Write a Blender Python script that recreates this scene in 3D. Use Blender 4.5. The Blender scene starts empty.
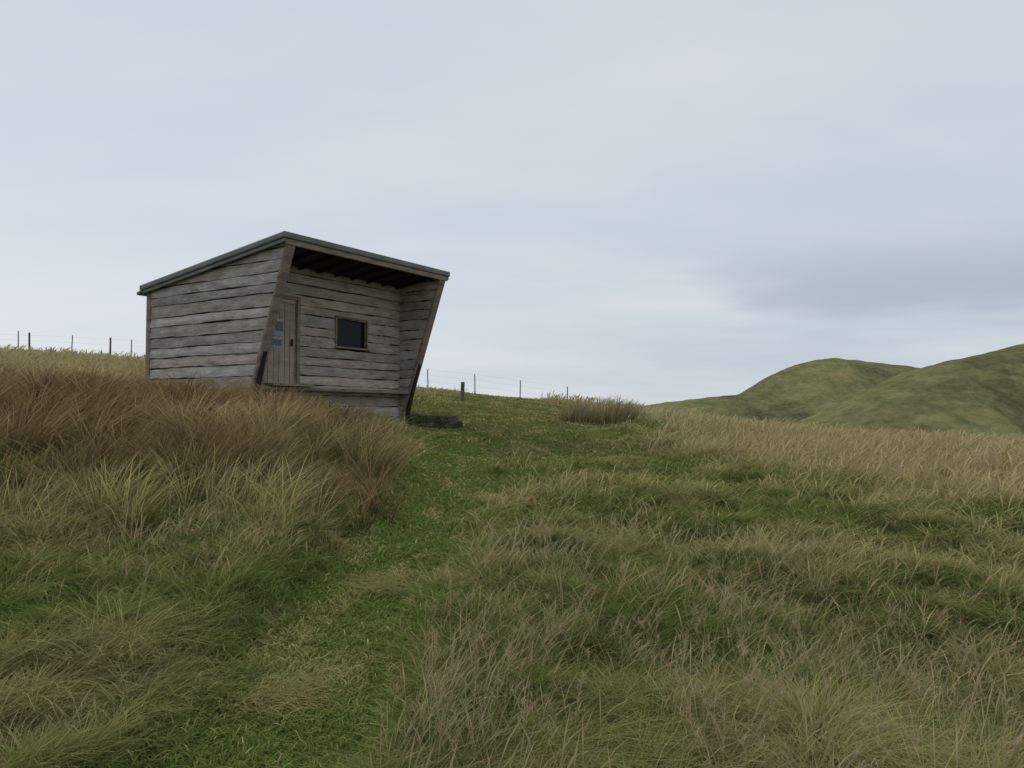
import bpy, math, numpy as np
from mathutils import Vector
rng = np.random.default_rng(7)
sc = bpy.context.scene
sc.view_settings.view_transform = 'Standard'
sc.view_settings.look = 'None'
sc.view_settings.exposure = 0

# ------------------------------------------------------------------ noise
_tab = np.random.default_rng(99).random((256, 256))
def vnoise(x, y):
    xi = np.floor(x).astype(int); yi = np.floor(y).astype(int)
    fx = x - xi; fy = y - yi
    fx = fx*fx*(3-2*fx); fy = fy*fy*(3-2*fy)
    a = _tab[xi & 255, yi & 255]; b = _tab[(xi+1) & 255, yi & 255]
    c = _tab[xi & 255, (yi+1) & 255]; d = _tab[(xi+1) & 255, (yi+1) & 255]
    return (a*(1-fx)+b*fx)*(1-fy) + (c*(1-fx)+d*fx)*fy
def fbm(x, y, o=4):
    s = 0; a = .5; t = 0
    for i in range(o):
        s = s + a*vnoise(x*2**i+17.3*i, y*2**i+5.1*i); t += a; a *= .5
    return s/t
def sstep(a, b, x):
    t = np.clip((x-a)/(b-a), 0, 1); return t*t*(3-2*t)

# ------------------------------------------------------------------ terrain
cp = np.array([
 (0,0,0),(-4,0,.1),(4,0,-.1),(0,-6,-.5),(-8,-6,-.3),(8,-6,-.7),
 (0,6,.32),(-4,6,.5),(4,6,.2),(-9,6,.9),(9,6,.0),
 (0,10,.62),(-6,10,1.0),(6,10,.45),(-12,12,1.7),(12,11,.25),
 (-1.2,16,1.0),(-5,17,1.85),(-8.5,20,2.3),(-2.4,21.5,1.35),(-6.5,26,2.3),
 (7,18,.72),(13,18,.6),(20,18,.45),(0,21,1.28),(3,24,1.38),(3,30,1.65),(0,30,1.92),
 (10,26,.8),(20,28,.3),(-14,20,2.6),(-20,20,3.0),(-16,30,3.5),(-26,30,4.0),(-8,32,2.6),
 (0,40,2.45),(-3.6,40,2.75),(-10,40,3.4),(-26,40,4.75),(-18,40,4.25),(-38,40,5.1),(2.8,40,2.2),(6.4,40,1.6),(9.4,40,.8),
 (16,40,.0),(26,40,-1.0),(0,50,2.2),(-26,50,4.8),(8,52,.2),(20,55,-3),(-40,60,4.5),(0,70,0),(30,70,-6),(40,30,-2),(-50,20,4),(-40,-20,2),(40,-20,-3),(0,-40,-3)], float)
def U(r2): return np.where(r2 > 1e-9, r2*np.log(np.maximum(r2,1e-9)), 0)
n = len(cp)
K = U((cp[:,None,0]-cp[None,:,0])**2+(cp[:,None,1]-cp[None,:,1])**2)+np.eye(n)*.5
P = np.c_[np.ones(n), cp[:,:2]]
A = np.zeros((n+3, n+3)); A[:n,:n]=K; A[:n,n:]=P; A[n:,:n]=P.T
W = np.linalg.solve(A, np.r_[cp[:,2], 0,0,0])
def base_h(x, y):
    x = np.asarray(x, float); y = np.asarray(y, float)
    s = W[n]+W[n+1]*x+W[n+2]*y
    for i in range(n):
        s = s + W[i]*U((x-cp[i,0])**2+(y-cp[i,1])**2)
    return np.clip(s, -8, 7)
PX = np.array([-1.2,-1.1,-1.0,-.95,-1.0,-.95,-.9,-1.5,-2.6]); PY = np.array([0,3.5,5.0,7,9.6,13,16,19,22])
def path_w(x, y):
    d = np.abs(x-np.interp(y, PY, PX) + .4*(fbm(x*0+3, y*.6, 2)-.5)+.3*(fbm(x*1.7, y*1.7, 2)-.5))
    w = np.interp(y, [0,4,8,16,22], [.50,.52,.66,1.0,1.3])
    return (1-sstep(w*.6, w*1.3, d))*(y < 24)
def rush_mound(x, y):
    return (1-sstep(-3.2, -1.5, x))*sstep(7.0, 9.5, y)*(1-sstep(12, 16, y))
def H(x, y):
    x = np.asarray(x, float); y = np.asarray(y, float)
    r = np.hypot(x, y)
    h = base_h(x, y)
    far = -13 + 3*fbm(x*.01, y*.01, 3)
    k = sstep(55, 120, r)
    pw = path_w(x, y)
    amp = .36*(1-sstep(22, 55, r))*(1-.75*pw)
    bump = amp*(fbm(x*.9+3, y*.9+8, 3)-.5) + amp*.5*(fbm(x*2.6, y*2.6, 2)-.5) - .08*pw
    bump = bump + .26*rush_mound(x, y)
    return (h+bump)*(1-k)+far*k

# ------------------------------------------------------------------ helpers
def mesh_obj(name, verts, faces_flat, loop_start, loop_total, mat, col=None, smooth=False):
    me = bpy.data.meshes.new(name)
    me.vertices.add(len(verts)); me.vertices.foreach_set("co", np.asarray(verts, np.float32).ravel())
    me.loops.add(len(faces_flat)); me.loops.foreach_set("vertex_index", np.asarray(faces_flat, np.int32))
    me.polygons.add(len(loop_start)); me.polygons.foreach_set("loop_start", np.asarray(loop_start, np.int32))
    me.polygons.foreach_set("loop_total", np.asarray(loop_total, np.int32))
    me.update(calc_edges=True)
    if col is not None:
        ca = me.color_attributes.new("Col", 'FLOAT_COLOR', 'POINT')
        c4 = np.ones((len(verts), 4), np.float32); c4[:, :3] = col
        ca.data.foreach_set("color", c4.ravel())
    if smooth: me.polygons.foreach_set("use_smooth", np.ones(len(loop_start), bool))
    me.materials.append(mat)
    ob = bpy.data.objects.new(name, me); sc.collection.objects.link(ob)
    return ob
def grid_obj(name, X, Y, Z, mat, wrap=False):
    a, b = X.shape
    V = np.stack([X, Y, Z], -1).reshape(-1, 3)
    i, j = np.meshgrid(np.arange(a-1), np.arange(b if wrap else b-1), indexing='ij')
    j2 = (j+1) % b
    q = np.stack([i*b+j, (i+1)*b+j, (i+1)*b+j2, i*b+j2], -1).reshape(-1, 4)
    return mesh_obj(name, V, q.ravel(), np.arange(len(q))*4, np.full(len(q), 4), mat, smooth=True)

def newmat(name):
    m = bpy.data.materials.new(name); m.use_nodes = True
    nt = m.node_tree; nt.nodes.clear()
    out = nt.nodes.new("ShaderNodeOutputMaterial")
    return m, nt, out
def ND(nt, t, **kw):
    nd = nt.nodes.new(t)
    for k, v in kw.items(): setattr(nd, k, v)
    return nd
def MATH(nt, op, a, b=None, c=None, clamp=False):
    nd = nt.nodes.new("ShaderNodeMath"); nd.operation = op; nd.use_clamp = clamp
    for i, v in enumerate((a, b, c)):
        if v is None: continue
        if isinstance(v, (int, float)): nd.inputs[i].default_value = v
        else: nt.links.new(v, nd.inputs[i])
    return nd.outputs[0]
def RAMP(nt, fac, stops):
    r = nt.nodes.new("ShaderNodeValToRGB"); cr = r.color_ramp
    while len(cr.elements) < len(stops): cr.elements.new(.5)
    for e, (p, c) in zip(cr.elements, stops):
        e.position = p; e.color = (*c, 1)
    nt.links.new(fac, r.inputs[0]); return r.outputs[0]
def MIX(nt, fac, a, b, mode='MIX'):
    m = nt.nodes.new("ShaderNodeMix"); m.data_type = 'RGBA'; m.blend_type = mode
    for s, v in ((m.inputs[0], fac), (m.inputs[6], a), (m.inputs[7], b)):
        if isinstance(v, (int, float)): s.default_value = v
        elif isinstance(v, tuple): s.default_value = (*v, 1)
        else: nt.links.new(v, s)
    return m.outputs[2]
def NOISE(nt, vec, scale, detail=4, rough=.55):
    nz = nt.nodes.new("ShaderNodeTexNoise"); nz.inputs["Scale"].default_value = scale
    nz.inputs["Detail"].default_value = detail; nz.inputs["Roughness"].default_value = rough
    if vec is not None: nt.links.new(vec, nz.inputs["Vector"])
    return nz.outputs["Fac"]
def MAPV(nt, vec, scale):
    m = nt.nodes.new("ShaderNodeMapping"); m.inputs["Scale"].default_value = scale
    nt.links.new(vec, m.inputs["Vector"]); return m.outputs[0]
def BSDF(nt, out, col, rough=.9, bump=None, bstr=.3, bdist=.02, spec=.2):
    b = nt.nodes.new("ShaderNodeBsdfPrincipled")
    if isinstance(col, tuple): b.inputs["Base Color"].default_value = (*col, 1)
    else: nt.links.new(col, b.inputs["Base Color"])
    b.inputs["Roughness"].default_value = rough
    b.inputs["Specular IOR Level"].default_value = spec
    if bump is not None:
        bp = nt.nodes.new("ShaderNodeBump"); bp.inputs["Strength"].default_value = bstr
        bp.inputs["Distance"].default_value = bdist
        nt.links.new(bump, bp.inputs["Height"]); nt.links.new(bp.outputs[0], b.inputs["Normal"])
    nt.links.new(b.outputs[0], out.inputs[0]); return b

# ------------------------------------------------------------------ materials
m_ground, nt, out = newmat("ground_thatch")
geo = ND(nt, "ShaderNodeNewGeometry").outputs["Position"]
c = RAMP(nt, NOISE(nt, geo, .6, 5), [(.35, (.08,.11,.025)), (.5, (.12,.13,.04)), (.68, (.22,.19,.08))])
c = MIX(nt, .5, c, RAMP(nt, NOISE(nt, geo, 14, 5), [(.3, (.05,.065,.018)), (.7, (.19,.18,.07))]))
BSDF(nt, out, c, 1, NOISE(nt, geo, 25, 4), .8, .03, 0)

m_hill, nt, out = newmat("hill_grass")
geo = ND(nt, "ShaderNodeNewGeometry").outputs["Position"]
n1 = NOISE(nt, MAPV(nt, geo, (1,.5,2.0)), .03, 8, .66)
n2 = NOISE(nt, MAPV(nt, geo, (1,.5,1.8)), .2, 8, .75)
n3 = NOISE(nt, MAPV(nt, geo, (1,.35,1.0)), .9, 6, .75)
c = RAMP(nt, n1, [(.37, (.07,.07,.04)), (.45, (.135,.14,.062)), (.53, (.20,.21,.085)), (.63, (.32,.29,.14))])
c = MIX(nt, .45, c, RAMP(nt, n2, [(.36, (.05,.055,.03)), (.5, (.16,.165,.07)), (.64, (.33,.30,.15))]))
c = MIX(nt, .22, c, RAMP(nt, n3, [(.38, (.05,.055,.03)), (.5, (.17,.17,.08)), (.62, (.34,.31,.17))]))
BSDF(nt, out, c, 1, n2, .6, 1.5, 0)

m_grass, nt, out = newmat("grass_blades")
vc = ND(nt, "ShaderNodeVertexColor", layer_name="Col").outputs[0]
d = ND(nt, "ShaderNodeBsdfDiffuse"); t = ND(nt, "ShaderNodeBsdfTranslucent")
nt.links.new(vc, d.inputs[0]); nt.links.new(vc, t.inputs[0])
mx = ND(nt, "ShaderNodeMixShader"); mx.inputs[0].default_value = .35
nt.links.new(d.outputs[0], mx.inputs[1]); nt.links.new(t.outputs[0], mx.inputs[2]); nt.links.new(mx.outputs[0], out.inputs[0])

def wood(name, dark, mid, light, tint=True, axis=(1,1,9), stain=None):
    m, nt, out = newmat(name)
    tc = ND(nt, "ShaderNodeTexCoord").outputs["Object"]
    g = NOISE(nt, MAPV(nt, tc, (1.6*axis[0], 1.6*axis[1], 1.6*axis[2]*3)), 2.2, 8, .7)
    big = NOISE(nt, MAPV(nt, tc, (.9,.9,3.2)), 2.2, 6, .7)
    c = RAMP(nt, g, [(.33, dark), (.5, mid), (.66, light)])
    c = MIX(nt, .5, c, RAMP(nt, big, [(.36, dark), (.5, mid), (.66, light)]))
    if stain:
        s = NOISE(nt, MAPV(nt, tc, (1.5,1.5,4.5)), 1.7, 5, .6)
        c = MIX(nt, MATH(nt, 'MULTIPLY', RAMP(nt, s, [(.5, (0,0,0)), (.66, (1,1,1))]), .4), c, stain)
    if tint:
        vc = ND(nt, "ShaderNodeVertexColor", layer_name="Col").outputs[0]
        c = MIX(nt, 1.0, c, vc, 'MULTIPLY')
    BSDF(nt, out, c, .85, g, .8, .015, .2)
    return m
m_board = wood("weathered_larch", (.17,.147,.122), (.40,.375,.33), (.62,.59,.54), stain=(.25,.20,.15))
m_trim = wood("weathered_trim", (.10,.08,.06), (.23,.19,.145), (.36,.305,.235), False)
m_dark = wood("shaded_timber", (.015,.013,.011), (.028,.024,.02), (.045,.038,.03), False)  # near-black: shade in board gaps and soffit is put into the colour
m_door = wood("door_timber", (.22,.175,.14), (.35,.29,.235), (.47,.40,.33), False, (9,9,.15))
m_roof, nt, out = newmat("roof_sheet")
tc = ND(nt, "ShaderNodeTexCoord").outputs["Object"]
BSDF(nt, out, RAMP(nt, NOISE(nt, tc, 2.5, 6), [(.3, (.09,.11,.10)), (.7, (.165,.19,.17))]), .55, None, spec=.4)
m_glass, nt, out = newmat("window_glass")
BSDF(nt, out, (.008,.009,.01), .3, None, spec=.15)  # opaque near-black base paints in the darkness of the unmodelled interior
m_post, nt, out = newmat("fence_wood")
tc = ND(nt, "ShaderNodeTexCoord").outputs["Object"]
BSDF(nt, out, RAMP(nt, NOISE(nt, tc, 6, 5), [(.3, (.06,.05,.04)), (.7, (.16,.14,.12))]), .9)
m_wire, nt, out = newmat("fence_wire"); BSDF(nt, out, (.3,.3,.3), .5)
m_stone, nt, out = newmat("mossy_stone")
tc = ND(nt, "ShaderNodeTexCoord").outputs["Object"]
g = NOISE(nt, tc, 7, 6)
BSDF(nt, out, RAMP(nt, g, [(.35, (.03,.04,.018)), (.5, (.07,.075,.04)), (.7, (.14,.13,.11))]), .95, g, .8, .03)
m_poster, nt, out = newmat("poster_print")
tc = ND(nt, "ShaderNodeTexCoord").outputs["Generated"]
sp = ND(nt, "ShaderNodeSeparateXYZ"); nt.links.new(tc, sp.inputs[0])
band = RAMP(nt, sp.outputs[2], [(0, (.2,.27,.34)), (.2, (.2,.27,.34)), (.26, (.05,.08,.14)), (.72, (.06,.10,.17)), (.84, (.3,.35,.38))])
for e in nt.nodes:
    if e.type == 'VALTORGB': e.color_ramp.interpolation = 'CONSTANT'
lines = MATH(nt, 'GREATER_THAN', NOISE(nt, MAPV(nt, tc, (5,5,14)), 2, 2), .55)
BSDF(nt, out, MIX(nt, MATH(nt, 'MULTIPLY', lines, .5), band, (.45,.48,.5)), .5)

# ------------------------------------------------------------------ ground
rr = np.concatenate([np.linspace(.05, 12, 150), np.geomspace(12.1, 70, 170)[0:], np.geomspace(72, 4000, 70)])
th = np.linspace(0, 2*np.pi, 640, endpoint=False)
R, T = np.meshgrid(rr, th, indexing='ij')
X = R*np.sin(T); Y = R*np.cos(T)
Z = H(X.ravel(), Y.ravel()).reshape(X.shape)
grid_obj("ground", X, Y, Z-.02, m_ground, wrap=True)

# ------------------------------------------------------------------ hills
def hill(name, Yc, pts, wf, wb, seed, xr, gul):
    us = np.array([p[0] for p in pts]); vs = np.array([p[1] for p in pts])
    xs = (us-512)/800*Yc; zs = (415-vs)/800*Yc+1.6
    gx = np.linspace(xr[0], xr[1], 560); gy = np.linspace(Yc-wf*2.4, Yc+wb*2.4, 320)
    prof = np.interp(gx, xs, zs)
    k = np.hanning(9); k /= k.sum(); prof = np.convolve(np.pad(prof, 4, 'edge'), k, 'valid')
    X, Y = np.meshgrid(gx, gy, indexing='ij')
    dy = Y-Yc
    wfv = wf*(.5+1.0*fbm(gx*gul+seed, gx*0+seed, 3))[:, None]
    wfv = wfv*(1+.25*np.sin(dy*.03+seed))
    g = np.where(dy < 0, np.exp(-(np.abs(dy)/wfv)**1.7), np.exp(-(dy/wb)**2))
    rid = np.abs(fbm(X*gul*1.5+seed+Y*.006, Y*gul*.35+seed*2, 4)-.5)*2
    Z = -18 + (prof[:, None]+18)*g
    m = np.clip(1-np.abs(g*2-1), 0, 1)
    Z = Z - 18*m*(.52-rid*1.6)
    Z = Z + 1.4*(fbm(X*.06+seed, Y*.06, 4)-.5)*(.3+m) + .8*(fbm(X*.25, Y*.25+seed, 4)-.5)
    return grid_obj(name, X, Y, Z, m_hill)
hill("hill", 270, [(560,440),(630,409),(655,404),(700,399),(735,396),(752,391),(768,381),(780,373),(796,366),(812,361),(835,358),(858,361),(885,364),(915,368),(950,372),(1050,380),(1300,430)],
     75, 90, 3.3, (-20, 330), .02)
hill("hill", 165, [(760,440),(820,424),(860,404),(890,389),(925,370),(960,360),(1000,351),(1030,343),(1100,330),(1250,318),(1500,330),(1800,400)],
     52, 80, 8.7, (20, 330), .03)

# ------------------------------------------------------------------ vegetation
def blades(pos, h, w, ldir, lean, c0, c1, face=None, prof=(1,.85,.55,0), curve=2.0, droop=0.35):
    N = len(pos); ts = np.array([0,.38,.74,1.0])
    if face is None: face = rng.random(N)*2*np.pi
    wd = np.stack([np.cos(face), np.sin(face), np.zeros(N)], -1)
    L = np.stack([np.cos(ldir), np.sin(ldir), np.zeros(N)], -1)
    V = np.zeros((N, 7, 3), np.float32); C = np.zeros((N, 7, 3), np.float32)
    for k, t in enumerate(ts):
        c = pos + L*(h*lean*t**curve)[:, None]
        c = c + np.array([0,0,1.])*(h*(t - droop*np.minimum(lean,1.7)*t**2.5))[:, None]
        col = c0*(1-t)+c1*t  # darker root colours paint in some of the shade low among blades
        if k < 3:
            V[:, 2*k] = c - wd*(w*prof[k]/2)[:, None]; V[:, 2*k+1] = c + wd*(w*prof[k]/2)[:, None]
            C[:, 2*k] = col; C[:, 2*k+1] = col
        else:
            V[:, 6] = c; C[:, 6] = col
    base = (np.arange(N)*7)[:, None]
    pat = np.array([0,1,3,2, 2,3,5,4, 4,5,6])
    fl = (base+pat[None]).ravel()
    ls = ((np.arange(N)*11)[:, None]+np.array([0,4,8])[None]).ravel()
    lt = np.tile([4,4,3], N)
    return V.reshape(-1,3), fl, ls, lt, C.reshape(-1,3)
def join(name, parts):
    Vs=[];Fs=[];Ls=[];Ts=[];Cs=[];vo=0;lo=0
    for V,f,ls,lt,C in parts:
        Vs.append(V);Fs.append(f+vo);Ls.append(ls+lo);Ts.append(lt);Cs.append(C); vo+=len(V); lo+=len(f)
    return mesh_obj(name, np.concatenate(Vs), np.concatenate(Fs), np.concatenate(Ls), np.concatenate(Ts), m_grass, np.concatenate(Cs))

FO = np.array([-4.74, 16.5]); DA = np.array([.5373,.8434]); DB = np.array([-.8434,.5373])
def in_hut(x, y, m=0.0):
    a = (x-FO[0])*DA[0]+(y-FO[1])*DA[1]; b = (x-FO[0])*DB[0]+(y-FO[1])*DB[1]
    return (a > .1-m) & (a < 5.7+m) & (b > 1.3-m) & (b < 5.0+m)
def rushz(x, y):
    edge = np.interp(y, [6,8,10,13,15,17], [-2.3,-1.6,-1.6,-2.1,-2.7,-3.8])
    n_ = (fbm(x*.7+4, y*.7+9, 3)-.5)
    r_ = 1-sstep(-.3, .3, x-edge+n_*.9)
    lo = np.interp(x, [-14,-8,-5,-3,-1.5], [11.0,8.8,7.6,6.9,6.7])
    return r_*sstep(-.8, 1.0, y-lo+n_*3.0)*(1-sstep(15.4, 16.8, y+(x+5)*.25))
def tanz(x, y):
    b = sstep(.5, 3.2, x - np.interp(y, [5,8,11,14,22,30,40],[7,4.4,2.6,2.2,1.8,2.2,0]) + 4.5*(fbm(x*.35, y*.35, 3)-.5))
    left = sstep(0, 3, -x-8)*sstep(18, 21, y)*.8
    return np.clip(b+left, 0, 1)
def shortz(x, y, tz):
    return sstep(10.5, 15, y)*(1-tz)*sstep(-4, -1.5, x)*(1-sstep(2.5,4.5,x))
def samp(N, r0, r1, a0=-41, a1=41):
    th = np.radians(rng.uniform(a0, a1, N)); r = r0*(r1/r0)**rng.random(N)
    return r*np.sin(th), r*np.cos(th)
def clump(x, y, cell, pull):
    ca, sa = .80, .60
    xr = ca*x-sa*y+.6*cell*vnoise(x/cell*.7, y/cell*.7)*2; yr = sa*x+ca*y+.6*cell*vnoise(x/cell*.7+40, y/cell*.7)*2
    cx = np.floor(xr/cell); cy = np.floor(yr/cell)
    i = cx.astype(int); j = cy.astype(int)
    jx = _tab[(i*7+3) & 255, (j*13+5) & 255]; jy = _tab[(i*11+9) & 255, (j*5+1) & 255]; hv = _tab[(i*3+j*17) & 255, (j*7+i) & 255]
    dx = (cx+.1+.8*jx)*cell-xr; dy = (cy+.1+.8*jy)*cell-yr
    ddx = ca*dx+sa*dy; ddy = -sa*dx+ca*dy
    nx = x+ddx*pull; ny = y+ddy*pull
    ox = -ddx*(1-pull); oy = -ddy*(1-pull)
    return nx, ny, np.arctan2(oy, ox), np.hypot(ox, oy)/cell, hv
def lerp(a, b, t): return a*(1-t[:, None])+b*t[:, None]
def B1(c, N): return np.asarray(c)*np.ones((N,1))
LUSH = np.array([.11,.175,.035]); GRN = np.array([.205,.245,.068]); OLV = np.array([.28,.265,.09]); STR = np.array([.62,.525,.255]); BRN = np.array([.22,.145,.08])
def dryness(x, y):
    f = .5*fbm(x*.55+31, y*.55+2, 3)+.5*fbm(x*1.9+3, y*1.9+2, 3)
    return sstep(.42, .60, f)
parts = []
# --- base sward
N = 350000
x, y = samp(N, 1.9, 56)
xo, yo = x, y
x, y, ld, lr, hv = clump(x, y, .26, .3)
pw = path_w(xo, yo); onp = pw > .3
x = np.where(onp, xo, x); y = np.where(onp, yo, y); ld = np.where(onp, rng.random(N)*6.28, ld)
k = ~in_hut(x, y, .02); x, y, ld, lr, hv = x[k], y[k], ld[k], lr[k], hv[k]; N = len(x)
r = np.hypot(x, y); pw = path_w(x, y); tz = tanz(x, y)
short = np.maximum(pw, shortz(x, y, tz)*.8)
dn = dryness(x, y)
h = (.10+.13*hv)*(.6+.8*rng.random(N)); h = h*(1-short)+(.035+.03*rng.random(N))*short
h *= (1+.5*tz*(1-short))
w = np.maximum(.0048, r/800*1.1)*(.75+.6*rng.random(N))*(1+.6*(pw>.3))
pd = pw*.6*sstep(.57,.72,fbm(x*2.3+9,y*1.1,3))
mixt = np.clip(dn*.75*(1-pw)+tz*.85+.35*(hv-.5)*(1-pw)+.3*(rng.random(N)-.5)+pd+shortz(x,y,tz)*(1-pw)*.2, 0, 1)
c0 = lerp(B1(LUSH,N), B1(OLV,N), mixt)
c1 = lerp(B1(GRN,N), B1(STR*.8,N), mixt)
dead = (rng.random(N) < .12*(1-short*.7)); c1[dead] = STR*.9; c0[dead] = STR*.6
br = 1+.2*pw+.1*short
v = ((.7+.6*rng.random(N))*br)[:, None]
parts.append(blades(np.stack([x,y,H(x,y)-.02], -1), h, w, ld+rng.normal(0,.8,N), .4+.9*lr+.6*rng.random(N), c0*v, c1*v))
# --- long arching tussock grass
N = 160000
x, y = samp(N, 2.0, 42)
x, y, ld, lr, hv = clump(x, y, .45, .42)
pw = path_w(x, y); tz = tanz(x, y)
short = np.maximum(pw*2.0, shortz(x, y, tz)*1.05)
k = (~in_hut(x, y, .05)) & (rng.random(N) > short) & (rng.random(N) < .22+.78*sstep(.38,.58,fbm(x*1.1+70, y*1.1, 3))+tz)
x, y, ld, lr, hv, tz = x[k], y[k], ld[k], lr[k], hv[k], tz[k]; N = len(x)
r = np.hypot(x, y)
h = (.15+.20*hv)*(.6+.7*rng.random(N))*(1+.5*tz)
w = np.maximum(.0036, r/800*.9)*(.7+.6*rng.random(N))
mixt = np.clip(dryness(x,y)*.65+tz*.9+.6*(hv-.45)+.45*(rng.random(N)-.5), 0, 1)
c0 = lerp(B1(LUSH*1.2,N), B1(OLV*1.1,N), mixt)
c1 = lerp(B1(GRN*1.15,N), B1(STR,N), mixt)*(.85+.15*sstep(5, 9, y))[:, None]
v = (.65+.65*rng.random(N))[:, None]
swirl = 6.28*fbm(x*.6+5, y*.6+5, 2)*2.2-2.2
ang = np.arctan2(np.sin(ld)+.5*np.sin(swirl), np.cos(ld)+.5*np.cos(swirl)+.1)
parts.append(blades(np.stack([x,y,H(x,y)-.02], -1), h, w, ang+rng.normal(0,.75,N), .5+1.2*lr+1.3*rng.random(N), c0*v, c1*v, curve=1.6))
# --- straw stems with seed heads
N = 75000
x, y = samp(N, 2.6, 42)
x, y, ld, lr, hv = clump(x, y, .4, .2)
pw = path_w(x, y); tz = tanz(x, y)
patch = sstep(.50, .68, fbm(x*.9+11, y*.9+44, 3))
prob = np.clip(tz*sstep(6,10,y)*1.0+patch*.38+.03, 0, 1)*(1-np.clip(pw*2, 0, 1))*(1-rushz(x, y))
prob = prob*(1-shortz(x, y, tz))
k = (~in_hut(x, y, .1)) & (rng.random(N) < prob)
x, y, ld, lr, tz = x[k], y[k], ld[k], lr[k], tz[k]; N = len(x); r = np.hypot(x, y)
h = (.22+.26*rng.random(N))*(.85+.55*tz)
w = np.maximum(.0042, r/800*.95)*(.7+.6*rng.random(N))
c1 = lerp(B1(STR*.95,N), B1((.52,.42,.25),N), rng.random(N)); v = (.65+.5*rng.random(N)*(.6+.4*sstep(5,9,y)))[:, None]
parts.append(blades(np.stack([x,y,H(x,y)-.02], -1), h, w, rng.normal(0.1,1.3,N), .25+.6*rng.random(N), c1*.75*v, c1*v, prof=(.4,.4,1.3,0)))
# --- feathery flowering heads on near stems
M = 900
sxp, syp = samp(M, 2.9, 7.5)
kk = (path_w(sxp, syp) < .2) & (fbm(sxp*.9+11, syp*.9+44, 3) > .5); sxp, syp = sxp[kk], syp[kk]; M = len(sxp)
hh_ = .32+.2*rng.random(M); la = rng.random(M)*6.28; le = .15+.4*rng.random(M)
parts.append(blades(np.stack([sxp,syp,H(sxp,syp)-.02],-1), hh_, np.full(M,.0028), la, le, B1(OLV,M), B1(STR*.8,M), prof=(1,1,.8,0)))
Q = 18
tt = .66+.34*rng.random((M,Q)); px_ = sxp[:,None]+np.cos(la)[:,None]*(hh_*le)[:,None]*tt**2; py_ = syp[:,None]+np.sin(la)[:,None]*(hh_*le)[:,None]*tt**2
pz_ = (H(sxp,syp)-.02)[:,None]+hh_[:,None]*(tt-.35*le[:,None]*tt**2.5)
pp = np.stack([px_,py_,pz_],-1).reshape(-1,3); NN = len(pp)
vv = (.6+.5*rng.random(NN))[:,None]
parts.append(blades(pp, .022+.03*rng.random(NN), np.full(NN,.0032), rng.random(NN)*6.28, .5+.6*rng.random(NN), B1((.44,.36,.20),NN)*vv, B1((.52,.42,.26),NN)*vv, prof=(.5,1,1,0)))
# --- pale trampled mats
mats = [(-1.2,4.1,.15),(-.95,6.2,.16),(-.3,4.2,.16),(.5,5.6,.2),(-2.2,4.6,.2),(1.6,4.4,.2),(2.6,6.3,.3),(.9,7.6,.3)]
for mx_, my_, ms in mats:
    N = 600; x = mx_+rng.normal(0, ms*.8, N); y = my_+rng.normal(0, ms, N); a0 = rng.random()*6.28
    c1 = lerp(B1(STR*.9,N), B1(OLV*1.2,N), rng.random(N)); v = (.6+.5*rng.random(N))[:, None]
    parts.append(blades(np.stack([x,y,H(x,y)+.01], -1), .05+.05*rng.random(N), .0045*(.7+.6*rng.random(N)), a0+rng.normal(0,.8,N), 1.8+1.5*rng.random(N), c1*v, c1*v, curve=1.1, droop=.45))
join("grass", parts)
# --- rush bank
N = 68000
x = rng.uniform(-15, -1, N); y = rng.uniform(5.8, 17, N)
x, y, ld, lr, hv = clump(x, y, .75, .5)
k = (rng.random(N) < rushz(x, y)*(.45+.55*sstep(.3,.6,hv+.2*rng.random(N)))) & ~in_hut(x, y, .3) & (x > -.78*y); x, y, ld, lr, hv = x[k], y[k], ld[k], lr[k], hv[k]; N = len(x)
r = np.hypot(x, y)
h = (.38+.44*hv)*(.5+.7*rng.random(N)**.8)*np.interp(y, [6,8.5,13,15,17],[.85,1.0,1.02,.8,.6])
w = np.maximum(.006, r/800*.85)*(.7+.7*rng.random(N))
gm = np.clip(sstep(.44,.64, fbm(x*.6, y*.6+50, 3))*.6+.75*(rng.random(N)-.42) + .45*(1-sstep(7.2,8.8,y+(x+2)*.15)), 0, 1)
c0 = lerp(B1(BRN*.75,N), B1(OLV*.75,N), gm); c1 = lerp(B1((.29,.20,.105),N), B1((.50,.42,.20),N), gm)
v = (.5+.9*rng.random(N)**1.3)[:, None]*(.75+.5*hv)[:, None]
ang = np.arctan2(np.sin(ld), np.cos(ld)+.35)
rush = blades(np.stack([x,y,H(x,y)-.03], -1), h, w, ang+rng.normal(0,.7,N), .15+1.3*lr+.7*rng.random(N), c0*v, c1*v, curve=1.45, prof=(1,.9,.7,0), droop=.3)
join("rushes", [rush])
def reed(name, cx, cy, sx, sy, N, hh):
    x = cx+rng.normal(0, sx, N); y = cy+rng.normal(0, sy, N)
    h = hh*(.45+.6*rng.random(N))*np.exp(-((x-cx)/sx/3)**2); w = .02*(.7+.6*rng.random(N))
    c = lerp(B1((.22,.19,.10),N), B1((.46,.39,.22),N), rng.random(N))
    join(name, [blades(np.stack([x,y,H(x,y)-.03], -1), h, w, np.arctan2(y-cy, (x-cx)+.3), .1+.6*rng.random(N), c*.7, c)])
reed("rush_clump", 1.95, 24, .28, .25, 450, .72)
reed("rush_clump", 3.15, 24.3, .38, .3, 620, .95)
reed("rush_clump", 5.3, 27, .3, .3, 250, .55)

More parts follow.
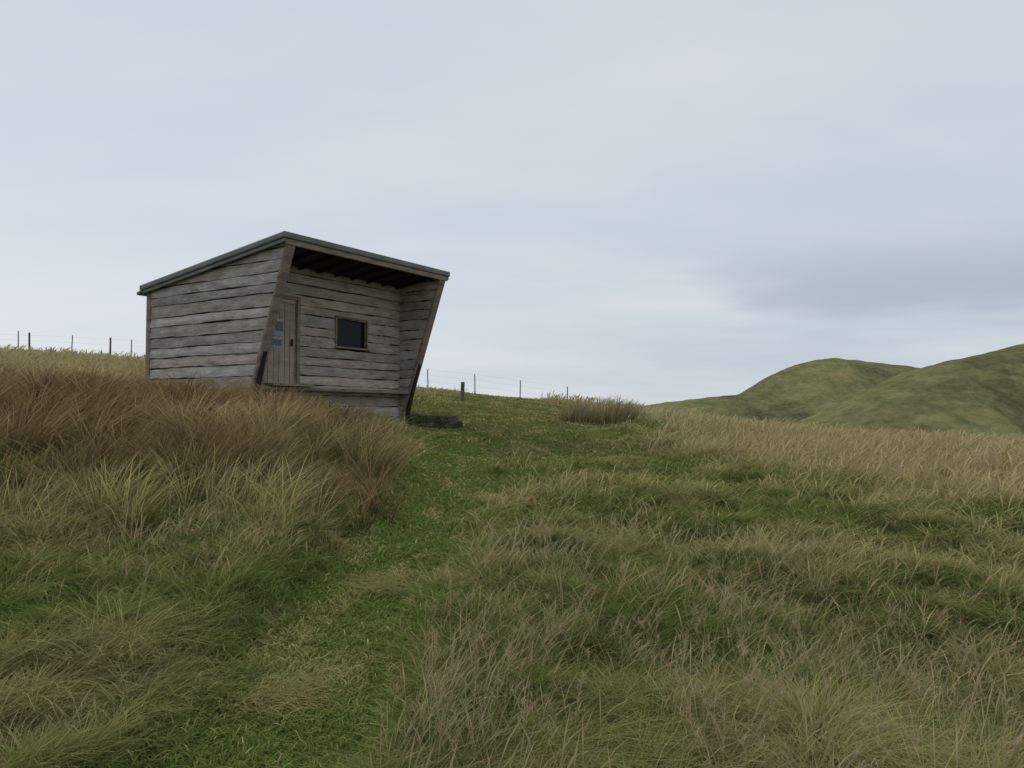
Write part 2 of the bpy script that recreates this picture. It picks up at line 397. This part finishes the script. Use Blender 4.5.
# ------------------------------------------------------------------ hut
hut = bpy.data.objects.new("wooden_hut", None); sc.collection.objects.link(hut)
hut.location = (FO[0], FO[1], 0); hut.rotation_euler = (0,0,math.atan2(DA[1], DA[0]))
def roofz(b, top=5.44): return top - .14*b
def add_child(name, V, F, mat, col=None, parent=hut):
    me = bpy.data.meshes.new(name); me.from_pydata([tuple(v) for v in V], [], F); me.update()
    if col is not None:
        ca = me.color_attributes.new("Col", 'FLOAT_COLOR', 'POINT')
        for i, cc in enumerate(col): ca.data[i].color = (*cc, 1)
    me.materials.append(mat); ob = bpy.data.objects.new(name, me); sc.collection.objects.link(ob); ob.parent = parent
    return ob
BOXF = [(0,1,3,2),(4,6,7,5),(0,4,5,1),(2,3,7,6),(0,2,6,4),(1,5,7,3)]
def hexa(name, pts, mat, bev=.008):
    ob = add_child(name, pts, BOXF, mat)
    if bev:
        md = ob.modifiers.new("b", 'BEVEL'); md.width = bev; md.segments = 2
    return ob
def box(name, a0,a1,b0,b1,z0,z1, mat, bev=.008):
    return hexa(name, [(a,b,z) for a in (a0,a1) for b in (b0,b1) for z in (z0,z1)], mat, bev)
ZB = 1.35
def bf(z): return np.interp(z, [1.9, 5.2], [1.28, .12])
prng = np.random.default_rng(5)
def cladding(name, axis, const, sgn, lo_fn, hi_fn, zlo, zhi, holes=(), pitch=.25, roofclip=True):
    V=[];F=[];C=[]
    z = zlo
    while z < zhi:
        p = pitch*prng.uniform(.84,1.16)
        lo_m, hi_m = lo_fn(z+p/2), hi_fn(z+p/2)
        segs = [(None, None)]
        for (h0,h1,hz0,hz1) in holes:
            if hz0 < z+p*.5 < hz1:
                new=[]
                for s0,s1 in segs:
                    A0 = lo_m if s0 is None else s0; A1 = hi_m if s1 is None else s1
                    if h0 > A0 and h0 < A1: new.append((s0, h0))
                    if h1 < A1 and h1 > A0: new.append((h1, s1))
                segs = new
        for s0, s1 in segs:
            nn = 40; tone = prng.uniform(.72, 1.12); warm = prng.uniform(-.02,.07)
            ph = prng.random(6)*10; base = len(V)
            offo = prng.uniform(0, .016); tilt = prng.uniform(-.008,.008)
            gap = prng.uniform(.007, .017)
            for i in range(nn+1):
                t = i/nn
                wv = .008*math.sin(ph[0]+t*7)+.006*math.sin(ph[1]+t*17)+.004*math.sin(ph[2]+t*41)+prng.uniform(-.004,.004)+tilt*(t*2-1)
                wt = .007*math.sin(ph[3]+t*8)+.005*math.sin(ph[4]+t*19)+.004*math.sin(ph[5]+t*37)
                zb_ = z+gap/2+wv; zt_ = z+p-gap/2+wt
                for (o, zz) in ((0.0, zb_), (.040+offo, zb_+.004), (.044+offo, z+p*.4), (.028+offo*.5, zt_-.006), (0.0, zt_)):
                    zc = min(zz, zhi)
                    A0 = lo_fn(zc) if s0 is None else s0; A1 = hi_fn(zc) if s1 is None else s1
                    u = A0+(A1-A0)*t
                    if axis == 'b':
                        if roofclip: zc = min(zc, roofz(u)-.13)
                        V.append((const+sgn*o, u, zc))
                    else:
                        if roofclip: zc = min(zc, roofz(const)-.13)
                        V.append((u, const+sgn*o, zc))
                    C.append((tone*(1+warm), tone, tone*(1-warm)))
            for i in range(nn):
                for k in range(4):
                    q = base+i*5+k; F.append((q, q+5, q+6, q+1))
            F.append(tuple(base+k for k in range(5))); e = base+nn*5; F.append(tuple(e+4-k for k in range(5)))
        z += p
    return add_child(name, V, F, m_board, C)
WL, WR, WB, FW = .2, 5.55, 4.88, 1.5
cladding("left_wall_boards", 'b', WL, -1, bf, lambda z: WB, ZB, 5.35)
cladding("left_wing_inner_boards", 'b', WL+.12, 1, bf, lambda z: FW, ZB, 5.35)
cladding("right_wall_boards", 'b', WR, 1, bf, lambda z: WB, ZB, 5.35)
cladding("right_wing_inner_boards", 'b', WR-.12, -1, bf, lambda z: FW, ZB, 5.35)
D0, D1, DZ0, DZ1 = .72, 1.68, 2.32, 4.28
W0, W1, WZ0, WZ1 = 2.98, 4.06, 3.30, 4.02
cladding("front_wall_boards", 'a', FW, -1, lambda z: WL+.17, lambda z: WR-.17, ZB, 5.10, holes=((D0,D1,DZ0,DZ1),(W0,W1,WZ0,WZ1)), roofclip=True)
cladding("back_wall_boards", 'a', WB, 1, lambda z: WL, lambda z: WR, ZB, 4.6)
def wingcore(name, a0, a1):
    prof = [(bf(ZB)+.02, ZB), (WB-.02, ZB), (WB-.02, roofz(WB)-.14), (.17, roofz(.12)-.14)]
    V = [(a, b, z) for a in (a0, a1) for b, z in prof]
    F = [(0,1,2,3),(7,6,5,4)]+[(i,i+4,(i+1)%4+4,(i+1)%4) for i in range(4)]
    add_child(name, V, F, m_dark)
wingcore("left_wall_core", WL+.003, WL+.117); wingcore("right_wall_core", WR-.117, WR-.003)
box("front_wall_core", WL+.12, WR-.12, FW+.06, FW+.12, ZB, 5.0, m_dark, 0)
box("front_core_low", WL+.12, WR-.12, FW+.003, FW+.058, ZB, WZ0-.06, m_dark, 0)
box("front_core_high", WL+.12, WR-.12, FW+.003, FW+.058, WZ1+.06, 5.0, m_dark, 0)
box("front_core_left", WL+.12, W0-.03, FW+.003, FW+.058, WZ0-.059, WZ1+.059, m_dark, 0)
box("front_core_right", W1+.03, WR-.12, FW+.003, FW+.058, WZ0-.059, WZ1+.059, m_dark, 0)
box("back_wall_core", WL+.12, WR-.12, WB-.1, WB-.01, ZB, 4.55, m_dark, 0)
def slant(name, a0, a1, b_off, d):
    z0, z1 = 1.45, 5.27
    def B(z): return 1.28+(z-1.9)*(.12-1.28)/3.3
    pts = [(a, B(z)-b_off+bb, z) for a in (a0,a1) for bb in (0,d) for z in (z0,z1)]
    hexa(name, pts, m_trim)
slant("left_wing_post", WL-.06, WL+.17, .07, .075)
slant("right_wing_post", WR-.17, WR+.06, .07, .075)
box("back_left_corner_post", WL-.07, WL+.05, WB-.06, WB+.09, ZB, roofz(WB)-.14, m_trim)
box("back_right_corner_post", WR-.05, WR+.07, WB-.06, WB+.09, ZB, roofz(WB)-.14, m_trim)
def rslab(name, a0,a1,b0,b1,t0,t1,mat,bev=.01):
    pts = [(a,b,roofz(b)-t) for a in (a0,a1) for b in (b0,b1) for t in (t1,t0)]
    return hexa(name, pts, mat, bev)
rslab("roof_sheet", 0, 5.75, 0, 5.08, 0, .14, m_roof, .03)
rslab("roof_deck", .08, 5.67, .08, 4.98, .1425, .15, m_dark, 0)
rslab("left_bargeboard", .035, .075, .03, 5.0, .1425, .22, m_roof)
rslab("right_bargeboard", 5.675, 5.715, .03, 5.0, .1425, .22, m_roof)
rslab("front_fascia", .08, 5.67, .035, .075, .1425, .26, m_trim)
rslab("back_gutter", -.02, 5.77, 5.03, 5.15, .1425, .23, m_roof, .02)
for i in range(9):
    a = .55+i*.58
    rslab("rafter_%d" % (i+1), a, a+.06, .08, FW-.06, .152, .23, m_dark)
box("floor_deck", WL+.17, WR-.17, 1.12, FW-.065, 2.16, 2.24, m_trim)
box("door_step", D0-.1, D1+.15, 1.0, 1.3, 2.245, 2.30, m_trim)
box("door_panel", D0, D1, FW-.01, FW+.055, DZ0, DZ1, m_door, .004)
for i in range(1, 6):
    a = D0+(D1-D0)*i/6
    box("door_groove_%d" % i, a-.004, a+.004, FW-.013, FW-.005, DZ0+.02, DZ1-.02, m_dark, 0)
box("door_jamb_left", D0-.09, D0-.002, FW-.09, FW+.04, DZ0-.02, DZ1+.09, m_trim)
box("door_jamb_right", D1+.002, D1+.09, FW-.09, FW+.04, DZ0-.02, DZ1+.09, m_trim)
box("door_lintel", D0, D1, FW-.088, FW+.04, DZ1+.002, DZ1+.09, m_trim)
box("door_handle", D1-.14, D1-.10, FW-.06, FW-.011, 3.2, 3.36, m_dark)
box("poster", 1.0, 1.3, FW-.022, FW-.015, 3.42, 3.80, m_poster, 0)
box("poster_lower", .98, 1.26, FW-.022, FW-.015, 3.12, 3.37, m_poster, 0)
box("window_pane", W0, W1, FW+.03, FW+.04, WZ0, WZ1, m_glass, 0)
t = .045
box("window_sill", W0-t-.03, W1+t+.03, FW-.11, FW+.03, WZ0-t, WZ0, m_trim)
box("window_head", W0-t, W1+t, FW-.085, FW+.03, WZ1, WZ1+t, m_trim)
box("window_jamb_left", W0-t, W0, FW-.083, FW+.03, WZ0+.002, WZ1-.002, m_trim)
box("window_jamb_right", W1, W1+t, FW-.083, FW+.03, WZ0+.002, WZ1-.002, m_trim)

# ------------------------------------------------------------------ stone wall beside hut
import bmesh
bm = bmesh.new()
sx, sy, ex, ey = -2.75, 20.9, -1.35, 21.3
for row in range(2):
    for i in range(6-row):
        t = (i+.5*row+.5)/6; cx = sx+(ex-sx)*t; cy = sy+(ey-sy)*t
        hz = float(H(np.array([cx]), np.array([cy]))[0])
        g = bmesh.ops.create_icosphere(bm, subdivisions=3, radius=1)
        s = (prng.uniform(.14,.19), prng.uniform(.14,.2), prng.uniform(.09,.12))
        for v in g['verts']:
            c_ = v.co.copy(); m_ = max(abs(c_.x), abs(c_.y), abs(c_.z)); c_ = c_.lerp(c_/m_, .75)
            v.co = Vector((cx+c_.x*s[0]+prng.uniform(-.008,.008), cy+c_.y*s[1], hz+.08+row*.16+c_.z*s[2]))
me = bpy.data.meshes.new("stone_wall"); bm.to_mesh(me); bm.free(); me.materials.append(m_stone)
ob = bpy.data.objects.new("stone_wall", me); sc.collection.objects.link(ob)

# ------------------------------------------------------------------ fence
def cyl(bm, p0, p1, r, seg=8):
    p0 = Vector(p0); p1 = Vector(p1); d = (p1-p0); q = d.to_track_quat('Z', 'Y')
    ra=[];rb=[]
    for i in range(seg):
        o = q @ Vector((r*math.cos(2*math.pi*i/seg), r*math.sin(2*math.pi*i/seg), 0))
        ra.append(bm.verts.new(p0+o)); rb.append(bm.verts.new(p1+o*.9))
    for i in range(seg): bm.faces.new((ra[i], ra[(i+1)%seg], rb[(i+1)%seg], rb[i]))
    bm.faces.new(rb); bm.faces.new(ra[::-1])
fence = bpy.data.objects.new("wire_fence", None); sc.collection.objects.link(fence)
us = [-140,-95,-45,17,28,70,109,130,175,215,255,295,335,380,428,475,520,568]
FY = 44.0; bmp = bmesh.new(); tops=[]
for i, u in enumerate(us):
    yy = FY+prng.uniform(-.3,.3); xx = (u-512)/800*yy
    hz = float(H(np.array([xx]), np.array([yy]))[0]); hh = 1.2+prng.uniform(-.1,.12)
    thick = .055 if u in (28,109) else .03
    tx = xx+prng.uniform(-.05,.05)
    cyl(bmp, (xx,yy,hz-.2), (tx,yy,hz+hh), thick); tops.append((xx,yy,hz))
me = bpy.data.meshes.new("fence_posts"); bmp.to_mesh(me); bmp.free(); me.materials.append(m_post)
ob = bpy.data.objects.new("fence_posts", me); sc.collection.objects.link(ob); ob.parent = fence
bmw = bmesh.new()
for a, b in zip(tops[:-1], tops[1:]):
    for hgt in (.45,.8,1.1):
        cyl(bmw, (a[0],a[1]-.04,a[2]+hgt), (b[0],b[1]-.04,b[2]+hgt), .0024, 4)
me = bpy.data.meshes.new("fence_wires"); bmw.to_mesh(me); bmw.free(); me.materials.append(m_wire)
ob = bpy.data.objects.new("fence_wires", me); sc.collection.objects.link(ob); ob.parent = fence
bmp = bmesh.new(); hz = float(H(np.array([-2.0]), np.array([32.]))[0])
cyl(bmp, (-2,32,hz-.2), (-1.97,32,hz+.82), .085, 12)
bmesh.ops.bevel(bmp, geom=[e for e in bmp.edges if e.calc_face_angle(0) > 1], offset=.015, segments=2)
me = bpy.data.meshes.new("wooden_post"); bmp.to_mesh(me); bmp.free(); me.materials.append(m_post)
ob = bpy.data.objects.new("wooden_post", me); sc.collection.objects.link(ob)

# ------------------------------------------------------------------ sky & light
w = bpy.data.worlds.new("World"); sc.world = w; w.use_nodes = True; nt = w.node_tree; nt.nodes.clear()
out = ND(nt, "ShaderNodeOutputWorld"); bg = ND(nt, "ShaderNodeBackground"); bg.inputs[1].default_value = .103
sky = ND(nt, "ShaderNodeTexSky", sky_type='NISHITA', sun_disc=False)
EL, ROT = math.radians(38), math.radians(-60)
sky.sun_elevation = EL; sky.sun_rotation = ROT
tc = ND(nt, "ShaderNodeTexCoord").outputs["Generated"]
sp = ND(nt, "ShaderNodeSeparateXYZ"); nt.links.new(tc, sp.inputs[0])
sxn, syn, szn = sp.outputs
zp = MATH(nt, 'ADD', MATH(nt, 'MAXIMUM', szn, 0), .16)
cv = ND(nt, "ShaderNodeCombineXYZ")
nt.links.new(MATH(nt, 'DIVIDE', sxn, zp), cv.inputs[0]); nt.links.new(MATH(nt, 'DIVIDE', syn, zp), cv.inputs[1])
n1 = NOISE(nt, MAPV(nt, cv.outputs[0], (.55,1.1,1)), .8, 5, .5)
col = RAMP(nt, n1, [(.3, (5.3,6.1,6.9)), (.5, (6.2,6.7,7.3)), (.7, (7.2,7.4,7.7))])
glow = ND(nt, "ShaderNodeMapRange", interpolation_type='SMOOTHSTEP'); nt.links.new(sxn, glow.inputs[0])
glow.inputs[1].default_value = .3; glow.inputs[2].default_value = -.6
lowb = ND(nt, "ShaderNodeMapRange", interpolation_type='SMOOTHSTEP'); nt.links.new(szn, lowb.inputs[0])
lowb.inputs[1].default_value = .42; lowb.inputs[2].default_value = .05
col = MIX(nt, MATH(nt, 'MULTIPLY', MATH(nt, 'MULTIPLY', glow.outputs[0], lowb.outputs[0]), .65), col, (7.4,7.7,8.1))
def bankf(zc, wz, x0, x1, sc3, a, b):
    q = MATH(nt, 'DIVIDE', MATH(nt, 'SUBTRACT', szn, zc), wz)
    gau = MATH(nt, 'EXPONENT', MATH(nt, 'MULTIPLY', MATH(nt, 'MULTIPLY', q, q), -1))
    side = ND(nt, "ShaderNodeMapRange", interpolation_type='SMOOTHSTEP'); nt.links.new(sxn, side.inputs[0])
    side.inputs[1].default_value = x0; side.inputs[2].default_value = x1
    n2 = NOISE(nt, MAPV(nt, tc, sc3), 1.3, 4, .45)
    r = ND(nt, "ShaderNodeMapRange", interpolation_type='SMOOTHSTEP'); nt.links.new(n2, r.inputs[0]); r.inputs[1].default_value=a; r.inputs[2].default_value=b
    return MATH(nt, 'MULTIPLY', MATH(nt, 'MULTIPLY', gau, side.outputs[0]), r.outputs[0], clamp=True)
col = MIX(nt, MATH(nt, 'MULTIPLY', bankf(.135,.055,-.05,.42,(2.2,2.2,13),.34,.55), .8), col, (4.0,4.5,5.4))
col = MIX(nt, MATH(nt, 'MULTIPLY', bankf(.07,.05,-.1,.5,(1.6,1.6,20),.42,.6), .45), col, (4.8,5.3,6.2))
col = MIX(nt, .08, col, sky.outputs[0])
nt.links.new(col, bg.inputs[0]); nt.links.new(bg.outputs[0], out.inputs[0])
sl = bpy.data.lights.new("sun", 'SUN'); sl.energy = 1.05; sl.angle = math.radians(25); sl.color = (1,.96,.9)
so = bpy.data.objects.new("sun", sl); sc.collection.objects.link(so)
dv = Vector((math.sin(ROT)*math.cos(EL), math.cos(ROT)*math.cos(EL), math.sin(EL)))
so.rotation_euler = dv.to_track_quat('Z', 'Y').to_euler()

# ------------------------------------------------------------------ camera
cd = bpy.data.cameras.new("camera"); cd.sensor_width = 36; cd.lens = 28.1; cd.clip_end = 10000; cd.clip_start = .05
co = bpy.data.objects.new("camera", cd); sc.collection.objects.link(co)
co.location = (0,0,1.6); co.rotation_euler = (math.radians(92.2),0,0); sc.camera = co
